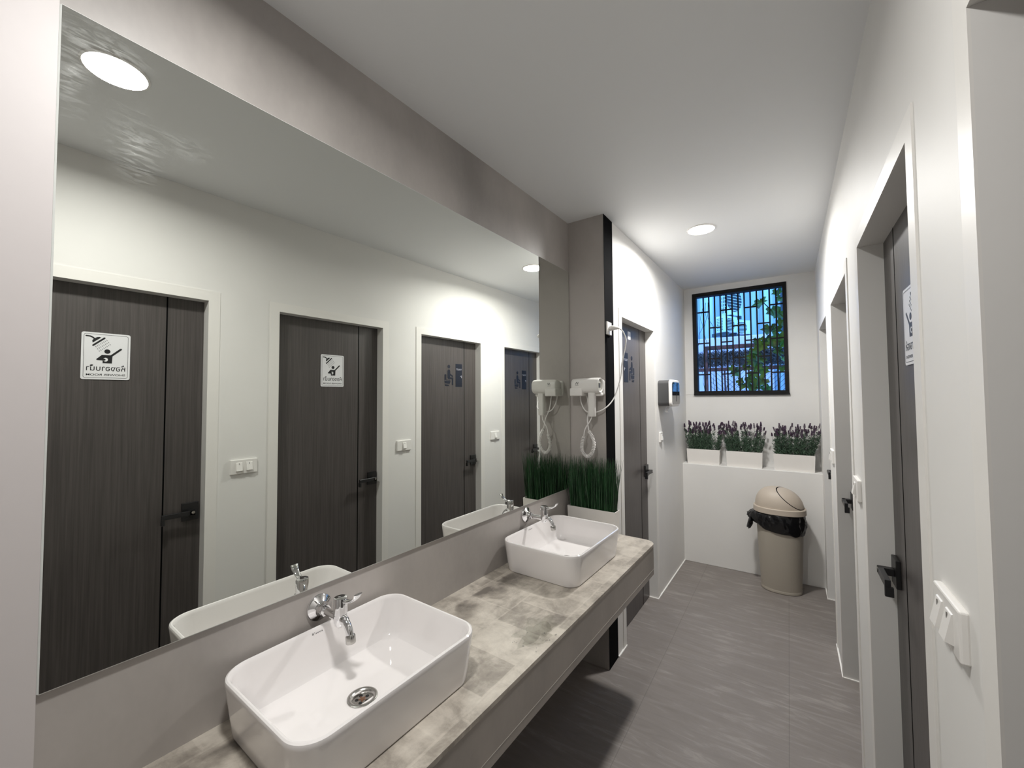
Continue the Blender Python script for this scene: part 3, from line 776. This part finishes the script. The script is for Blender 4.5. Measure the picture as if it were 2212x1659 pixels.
for j in range(12):
    f = j/11; rg = []
    for i in range(26):
        a = 2*PI*i/26
        r = 0.034*math.sin(PI*min(0.985, 0.12+f*0.86))*(1+0.45*noise.noise(Vector((math.cos(a)*2.2, math.sin(a)*2.2, f*4)))+0.2*noise.noise(Vector((math.cos(a)*6, math.sin(a)*6, f*9))))+0.002
        rg.append((-0.176-0.045*f, -0.050+r*math.cos(a)*0.9, 0.510-0.05*f*f+r*math.sin(a)*1.25))
    rings.append(rg)
m.loops(rings); m.build('bag_knot', M_bag, bgt, 180)

# ------------------------------------------------------------------ roll dispenser
t = thing('paper_dispenser', 'charcoal and white paper roll dispenser on the wall', 'dispenser', M=FB @ Matrix.Translation((0.0, 3.365-YW, 1.53)) @ Matrix.Rotation(PI/2, 4, 'Z'))
def rb(m, w, h, r, ys_, ins=None):
    m.loops([[(p[0], -y, p[1]) for p in rrect(w-2*i, h-2*i, max(0.004, r-i), 7)] for y, i in ys_]); return m
rb(MB(), 0.262, 0.2, 0.03, ((-0.001, 0.006), (0.006, 0.0), (0.084, 0.0))).build('housing', M_dgrey, t, 40)
rb(MB(), 0.27, 0.208, 0.036, ((0.082, 0.004), (0.084, 0.0), (0.096, 0.0), (0.102, 0.004), (0.104, 0.010))).build('front_ring', M_white, t, 40)
m = MB(); m.prism([(p[0], p[1]) for p in rrect(0.232, 0.17, 0.026, 6, 0, 0)], -0.1035, -0.1055); m.build('smoked_window', M_gloss, t)
lw = [p for p in rrect(0.234, 0.172, 0.026, 6, 0, 0) if p[1] < -0.02]
lw = [(-0.117, -0.018)] + sorted([p for p in lw if p[0] < 0], key=lambda p: -p[1]) + sorted([p for p in lw if p[0] >= 0], key=lambda p: p[1]) + [(0.117, -0.018)]
MB().prism(lw, -0.1045, -0.108).build('lower_cover', M_mgrey, t)
MB().box((-0.006, -0.1088, -0.065), (0.006, -0.1078, -0.008)).build('slot', M_holes, t)
m = MB()
for k in range(6):
    z0, z1 = -0.098-k*0.0085, -0.1065-k*0.0085
    x0, x1 = -0.05+0.010*math.sin(k*0.9), -0.05+0.010*math.sin((k+1)*0.9)
    d0, d1 = 0.006*math.sin(k*1.1), 0.006*math.sin((k+1)*1.1)
    m.quad((x0-0.006, -0.038-d0, z0), (x0+0.006, -0.058-d0, z0), (x1+0.006, -0.058-d1, z1), (x1-0.006, -0.038-d1, z1))
m.build('paper_tail', M_signw, t)

# ------------------------------------------------------------------ hair dryer, cradle, socket
t = thing('power_socket', 'white socket on the black side of the pier', 'socket', M=Matrix.Translation((XW+0.001, 2.228, 1.894)) @ Matrix.Rotation(PI/2, 4, 'Z'))
MB().box((-0.034, -0.011, -0.037), (0.034, 0.0005, 0.037), 0.003, 2).build('socket_plate', M_white, t)
MB().box((-0.022, -0.014, -0.036), (0.0, -0.01, -0.012), 0.001, 1).build('socket_insert', M_white, t)
yf = YP + 0.002
t = thing('dryer_cradle', 'white wall cradle holding the hair dryer on the pier', 'cradle', (0.128, yf, 1.555))
m = MB(); m.loops([[(p[0], -y, p[1]) for p in rrect(0.172-2*i, 0.092-2*i, 0.014-i*0.5, 5)] for y, i in ((-0.0005, 0.0), (0.018, 0.0), (0.022, 0.004))])
m.build('back_plate', M_white, t, 40)
m = MB(); m.box((-0.085, -0.103, -0.047), (-0.010, -0.02, -0.002), 0.007, 3); m.build('holder_cup', M_white, t, 40)
MB().box((0.052, -0.06, -0.048), (0.084, -0.02, -0.028), 0.006, 3).build('holder_lip', M_white, t, 40)
P = smoothpath([(0.075-0.128, -0.027, -0.046), (0.084-0.128, -0.032, -0.091), (0.114-0.128, -0.037, -0.133), (0.164-0.128, -0.037, -0.140), (0.222-0.128, -0.022, -0.116), (0.252-0.128, 0.043, -0.055), (0.273-0.128, 0.093, 0.059), (0.276-0.128, 0.108, 0.136), (0.294-0.128, 0.128, 0.256), (0.291-0.128, 0.128, 0.296), (0.281-0.128, 0.108, 0.33), (0.265-0.128, 0.075, 0.343), (0.255-0.128, 0.05, 0.342)], 6)
MB().tube(P, 0.0035, 8).build('power_cord', M_cord, t, 180)
MB().tube([(0.268-0.128, 0.08, 0.343), (0.254-0.128, 0.055, 0.342), (0.238-0.128, 0.046, 0.34), (0.229-0.128, 0.046, 0.339)], [0.008, 0.013, 0.015, 0.015], 12).build('plug', M_white, t, 50)
t = thing('hair_dryer', 'white hair dryer with coiled cord hanging on the pier', 'hair dryer', (0.132, yf-0.062, 1.566))
m = MB()
m.loops([[(x, p[0], p[1]) for p in rrect(w_, h_, r_, 7)] for x, w_, h_, r_ in ((-0.083, 0.060, 0.066, 0.022), (-0.079, 0.070, 0.076, 0.026), (-0.06, 0.074, 0.081, 0.028), (0.0, 0.076, 0.083, 0.029), (0.05, 0.078, 0.085, 0.032), (0.070, 0.077, 0.084, 0.034))])
m.build('barrel', M_white, t, 50)
MB().loops([[(x, p[0], p[1]) for p in rrect(w_, h_, r_, 7)] for x, w_, h_, r_ in ((0.0695, 0.076, 0.083, 0.033), (0.079, 0.075, 0.082, 0.033), (0.081, 0.070, 0.077, 0.031), (0.079, 0.062, 0.069, 0.028), (0.072, 0.060, 0.067, 0.027))]).build('nozzle_ring', M_white, t, 40)
m = MB(); m.loops([[(x, p[0], p[1]) for p in rrect(0.0605, 0.0675, 0.027, 7)] for x in (0.0735, 0.0745)])
m.build('outlet', mat('outlet_mesh', (0.5, 0.49, 0.44), 0.5), t)
MB().box((0.0744, -0.012, -0.012), (0.0756, 0.012, 0.012)).build('outlet_core', M_dgrey, t)
m = MB(); m.loops([[(cx+p[0], p[1], z) for p in rrect(w, dpt, 0.010, 4)] for z, w, dpt, cx in ((-0.172, 0.036, 0.034, 0.030), (-0.17, 0.038, 0.036, 0.030), (-0.11, 0.037, 0.036, 0.030), (-0.05, 0.040, 0.038, 0.031), (-0.025, 0.05, 0.042, 0.032))])
m.build('grip', M_white, t, 40)
m = MB(); k = 0.002; yy = -0.0378
for a, b in (((-0.052, 0.008), (-0.046, 0.020)), ((-0.046, 0.020), (-0.040, 0.008)), ((-0.0385, 0.009), (-0.0355, 0.020))):
    m.prism(capsule((a[0], a[1]), (b[0], b[1]), k, 3), yy+0.0005, yy-0.0005)
m.prism([(-0.054, 0.0015), (-0.034, 0.0015), (-0.034, 0.0026), (-0.054, 0.0026)], yy+0.0005, yy-0.0005)
m.build('printed_mark', M_dgrey, t)
# coiled cord: straight lead, coil loop, straight lead
c0 = Vector((0.132, 0, 1.566))
def cp(x, z, y=-0.01): return Vector((x-c0.x, y, z-c0.z))
lead1 = smoothpath([cp(0.160, 1.396, 0), cp(0.158, 1.385, -0.003), cp(0.148, 1.362), cp(0.122, 1.322), cp(0.114, 1.282)], 5)
loop = smoothpath([cp(0.114, 1.282), cp(0.102, 1.24), cp(0.104, 1.20), cp(0.131, 1.172), cp(0.160, 1.192), cp(0.174, 1.239), cp(0.164, 1.281), cp(0.145, 1.312)], 40)
lead2 = smoothpath([cp(0.145, 1.312), cp(0.134, 1.375, -0.004), cp(0.128, 1.43, 0.03), cp(0.116, 1.512, 0.035)], 5)
m = MB(); m.tube(lead1, 0.0034, 8); m.tube(lead2, 0.0034, 8)
turns = 40; hel = []
NL = len(loop)
for i in range(NL*5):
    f = i/(NL*5-1); q = f*(NL-1); i0 = min(int(q), NL-2); p = loop[i0].lerp(loop[i0+1], q-i0)
    tg = (loop[min(i0+2, NL-1)] - loop[max(i0-1, 0)]).normalized(); u = Vector((0, 1, 0)); w = tg.cross(u).normalized()
    a = 2*PI*turns*f
    hel.append(p + (u*math.cos(a) + w*math.sin(a))*0.0078)
m.tube(hel, 0.0023, 6)
m.build('coiled_cord', M_cord, t, 180)

# ------------------------------------------------------------------ window
f0, f1 = D2-0.012, D2+0.07
win = MB(); fw_ = 0.034
win.box((wx0, f0, wz0+0.038), (wx0+fw_, f1, wz1-0.034), 0.0015, 1); win.box((wx1-fw_*0.85, f0, wz0+0.038), (wx1, f1, wz1-0.034), 0.0015, 1)
win.box((wx0, f0, wz1-0.034), (wx1, f1, wz1), 0.002, 1); win.box((wx0, f0, wz0), (wx1, f1, wz0+0.038), 0.002, 1)
w1 = struct(win.build('window_1', M_frame), 'black framed barred window above the lavender ledge', 'window')
MB().box((wx0, f0-0.012, wz0-0.002), (wx1+0.004, f0+0.002, wz0+0.016), 0.002, 1).build('window_sill', M_frame, w1)
gx0, gx1, gz0, gz1 = wx0+fw_, wx1-fw_*0.85, wz0+0.036, wz1-0.034
m = MB(); bw = 0.0062; gy = D2+0.085
for k in range(1, 14):
    x = gx0 + (gx1-gx0)*k/14; m.box((x-bw, gy-bw, gz0-0.02), (x+bw, gy+bw, gz1+0.02))
for pr in range(7):
    for fz in ((0.15, 0.485, 0.82) if pr % 2 == 0 else (0.325, 0.655)):
        z = gz1 - (gz1-gz0)*fz
        m.box((gx0 + (gx1-gx0)*2*pr/14-0.002, gy-bw*0.9, z-bw), (gx0 + (gx1-gx0)*(2*pr+2)/14+0.002, gy+bw*0.9, z+bw))
m.build('security_bars', M_frame, w1)

# ------------------------------------------------------------------ outside the window
CAM = Vector((1.0668, 0, 1.4972))
def far(x, z, y0, y1):                                 # a point measured at depth y0, carried out to depth y1
    k = y1/y0; return Vector((CAM.x + (x-CAM.x)*k, y1, CAM.z + (z-CAM.z)*k))
struct(MB().box((-8, 4.6, -0.3), (9, 12, -0.05)).build('ground', M_earth), 'bare concrete yard behind the building', 'ground')
nb = tag(MB().box((-7, 9.6, -0.1), (8, 9.9, 8.5)).build('neighbour_building', M_extwall), 'pale neighbouring house wall seen through the window', 'building', kind='structure')
m = MB()
for x, w in ((-0.62, 0.03), (-0.52, 0.02), (0.62, 0.05), (0.86, 0.09), (1.02, 0.04)): m.box((x, 9.55, -0.1), (x+w, 9.602, 8.0))
m.build('wall_pilasters', M_pipe, nb)
m = MB(); m.box((0.98, 9.57, 2.75), (1.3, 9.602, 4.4)); m.build('window', M_acdark, nb)
def drain(x, y, r, label):
    tag(MB().lathe([(r, 0.0), (r, 7.5)], 14, 'z', (x, y, -0.05)).build('drain_pipe', M_pipe, None, 40), label, 'pipe')
p = far(0.20, 2.9, 6.6, 9.2); drain(p.x, 9.45, 0.07, 'grey downpipe on the neighbouring wall beside the upper unit')
p = far(0.60, 2.9, 6.6, 9.2); drain(p.x, 9.45, 0.05, 'thin downpipe on the neighbouring wall past the fan units')
def ac_unit(x, y, z, rz, w, d, h, label):
    """front faces -y, base centre at the origin"""
    t = thing('air_conditioner', label, 'air conditioner', (x, y, z), rz)
    MB().box((-w/2, -d/2, 0.03), (w/2, d/2, h), 0.012, 2).build('casing', M_ac, t, 30)
    m = MB(); m.lathe([(h*0.37, 0.0), (h*0.37, -0.012), (h*0.33, -0.012)], 32, 'y', (-w*0.12, -d/2+0.002, h*0.52)); m.build('fan_opening', M_acdark, t, 30)
    m = MB()
    for k in range(9):
        zz = h*0.18 + h*0.68*k/8; hw = math.sqrt(max(0, (h*0.37)**2-(zz-h*0.52)**2))
        if hw > 0.02: m.box((-w*0.12-hw, -d/2-0.02, zz-0.004), (-w*0.12+hw, -d/2-0.012, zz+0.004))
    m.build('fan_guard', M_ac, t)
    MB().box((-w/2-0.004, -d/2+0.03, 0.06), (-w/2+0.002, d/2-0.02, h-0.04)).build('coil', M_acdark, t)
    m = MB()
    for k in range(9): zz = 0.06+(h-0.1)*k/8; m.box((-w/2-0.014, -d/2+0.03, zz-0.006), (-w/2-0.003, d/2-0.02, zz+0.006))
    for k in range(5): yy = -d/2+0.03+(d-0.05)*k/4; m.box((-w/2-0.014, yy-0.005, 0.06), (-w/2-0.003, yy+0.005, h-0.04))
    m.build('coil_guard', M_ac, t)
    for s_ in (-1, 1): MB().box((s_*w*0.32-0.02, -d/2-0.02, -0.03), (s_*w*0.32+0.02, d/2+0.12, 0.03)).build('mount_foot', M_acdark, t)
p = far(0.415, 2.64, 6.6, 8.7); ac_unit(p.x, 8.7, p.z, 1.12, 0.40, 0.17, 0.62, 'white outdoor fan unit mounted highest on the neighbouring wall')
p = far(0.365, 2.385, 6.6, 8.6); ac_unit(p.x, 8.45, p.z, 1.1, 0.38, 0.18, 0.33, 'white outdoor fan unit standing on the low wall')
p = far(0.52, 2.36, 6.6, 8.9); ac_unit(p.x, 8.9, p.z, 0.75, 0.36, 0.18, 0.3, 'white outdoor fan unit half hidden behind the bars and vine')
p = far(0.3, 2.38, 6.6, 8.3)
tag(MB().box((-2.5, 8.25, -0.1), (p.x+0.75, 9.3, p.z-0.02), 0.02, 1).build('low_wall', M_extlav), 'lilac grey low wall under the outdoor fan units', 'wall', kind='structure')
# rusty frame with wire mesh and dry brush
t = thing('wooden_frame', 'dark rusty frame standing outside behind the window bars', 'frame', (0.6, 5.2, -0.05))
MB().box((-0.339, -0.02, 0), (-0.303, 0.02, 2.14)).build('post', M_rust, t)
MB().box((0.9, -0.02, 0), (0.94, 0.02, 2.14)).build('post', M_rust, t)
MB().box((-0.335, -0.022, 2.095), (0.94, 0.022, 2.139)).build('top_rail', M_rust, t)
MB().box((-0.6, -0.018, 1.845), (0.9, 0.018, 1.885)).build('middle_rail', M_rust, t)
m = MB(); rnd = random.Random(21); s_ = 0.052
for k in range(-34, 34):
    for sg in (1, -1):
        x0, z0, x1, z1 = k*s_, 0.0, k*s_+sg*2.1, 2.1
        pts = []
        for i in range(41):
            f = i/40; x = x0+(x1-x0)*f
            if -0.3 <= x <= 0.9: pts.append((x, -0.028+0.004*sg, z0+(z1-z0)*f))
        if len(pts) > 2: m.tube([pts[0], pts[-1]], 0.0023, 4)
m.build('wire_mesh', M_wire, t)
for x in (-0.22, -0.13, 0.02, 0.11):
    MB().tube([(x, 0.03, 0), (x+0.012, 0.035, 0.9), (x-0.004, 0.03, 1.86)], [0.013, 0.011, 0.009], 7).build('stake', M_rust, t, 60)
m = MB()
for i in range(3200):
    x = rnd.uniform(-0.1, 1.3); z = rnd.uniform(1.86, 2.01); a = rnd.gauss(0.0, 0.9); L_ = rnd.uniform(0.05, 0.14)
    d = Vector((math.cos(a), rnd.gauss(0, 0.2), math.sin(a)))*L_
    c = Vector((x, rnd.uniform(5.19, 5.27), max(z, 1.84+abs(d.z)/2)))
    m.tube([c-d/2, c+Vector((0, 0, rnd.gauss(0, 0.01))), c+d/2], 0.0022, 3)
tag(m.build('dry_brush', M_thatch), 'tangled dry twigs heaped behind the wire mesh outside', 'twigs', kind='stuff')
# climbing vine
t = thing('climbing_vine', 'green climbing vine hanging outside the window', 'vine', (0.9, 4.72, 0))
rnd = random.Random(33)
def leaf(m, c, r, rx, rz, rot):
    out = []
    lob = [(0.0, -0.15), (0.35, -0.55), (0.75, -0.35), (0.62, 0.05), (1.0, 0.3), (0.55, 0.5), (0.4, 0.62), (0.0, 1.15), (-0.4, 0.62), (-0.55, 0.5), (-1.0, 0.3), (-0.62, 0.05), (-0.75, -0.35), (-0.35, -0.55)]
    Mx = Matrix.Translation(c) @ Matrix.Rotation(rz, 4, 'Z') @ Matrix.Rotation(rx, 4, 'X') @ Matrix.Rotation(rot, 4, 'Y')
    cv = m.bm.verts.new(Mx @ Vector((0, 0.012*r/0.05, 0.1*r)))
    vs = [m.bm.verts.new(Mx @ Vector((x*r, 0.0, z*r))) for x, z in lob]
    for i in range(len(vs)): m.bm.faces.new((cv, vs[i], vs[(i+1) % len(vs)]))
m = MB(); st = MB()
lv = [(0.858, 2.43, 0.062), (1.0, 2.515, 0.04), (1.02, 2.44, 0.035), (0.955, 2.33, 0.055), (1.02, 2.30, 0.06), (1.03, 2.22, 0.05), (0.93, 2.17, 0.062), (0.985, 2.165, 0.05), (0.90, 2.06, 0.05),
      (0.83, 2.045, 0.04), (1.01, 2.08, 0.06), (1.03, 2.02, 0.05), (0.96, 2.03, 0.05), (0.87, 2.0, 0.05), (0.80, 1.965, 0.045), (0.80, 1.91, 0.055), (0.86, 1.87, 0.05), (0.78, 1.84, 0.045), (0.83, 1.80, 0.045), (0.87, 1.76, 0.05),
      (0.79, 1.74, 0.045), (0.75, 1.69, 0.05), (0.81, 1.665, 0.06), (0.87, 1.66, 0.055), (0.77, 1.61, 0.05), (0.84, 1.60, 0.055), (0.89, 1.58, 0.05), (0.63, 1.755, 0.05), (0.60, 1.79, 0.03), (1.01, 1.93, 0.045), (0.985, 1.95, 0.03), (1.04, 1.86, 0.04), (1.02, 1.77, 0.035), (0.67, 1.66, 0.035), (0.70, 1.62, 0.04), (0.74, 1.9, 0.035), (0.73, 1.80, 0.035)]
for x, z, r in lv:
    r *= 1.3
    leaf(m, Vector((x-0.9, 4.6-4.72+rnd.uniform(-0.05, 0.06), z)), r, rnd.gauss(0, 0.35), rnd.gauss(0, 0.4), PI + rnd.gauss(0, 0.6))
m.build('leaves', M_vine, t)
for P in ([(1.03, 2.7), (1.0, 2.4), (0.985, 2.2), (1.0, 2.05), (1.02, 1.9), (1.0, 1.6), (1.01, 1.2), (1.0, -0.05)], [(0.98, 2.2), (0.90, 2.05), (0.83, 1.95), (0.82, 1.75), (0.80, 1.5), (0.82, 1.0), (0.82, -0.05)], [(0.82, 1.85), (0.74, 1.8), (0.66, 1.75), (0.6, 1.79)], [(0.98, 2.3), (0.9, 2.4), (0.86, 2.46)]):
    st.tube(smoothpath([(x-0.9, 4.64-4.72, z) for x, z in P], 6), 0.0045, 6)
st.build('stems', M_stem, t, 180)
m = MB(); rnd = random.Random(5)
for k in range(3):
    x, z = 0.345+0.02*k, 2.5; P = []
    for j in range(12): P.append((x, 4.7, z)); x += rnd.gauss(0.006, 0.02); z -= 0.085
    P.append((x, 4.7, 1.2)); P.append((x+0.01, 4.7, -0.05))
    m.tube(smoothpath(P, 3), 0.0022, 5)
tag(m.build('bare_creeper', M_stem), 'bare brown creeper twigs at the hinge side outside the bars', 'creeper')
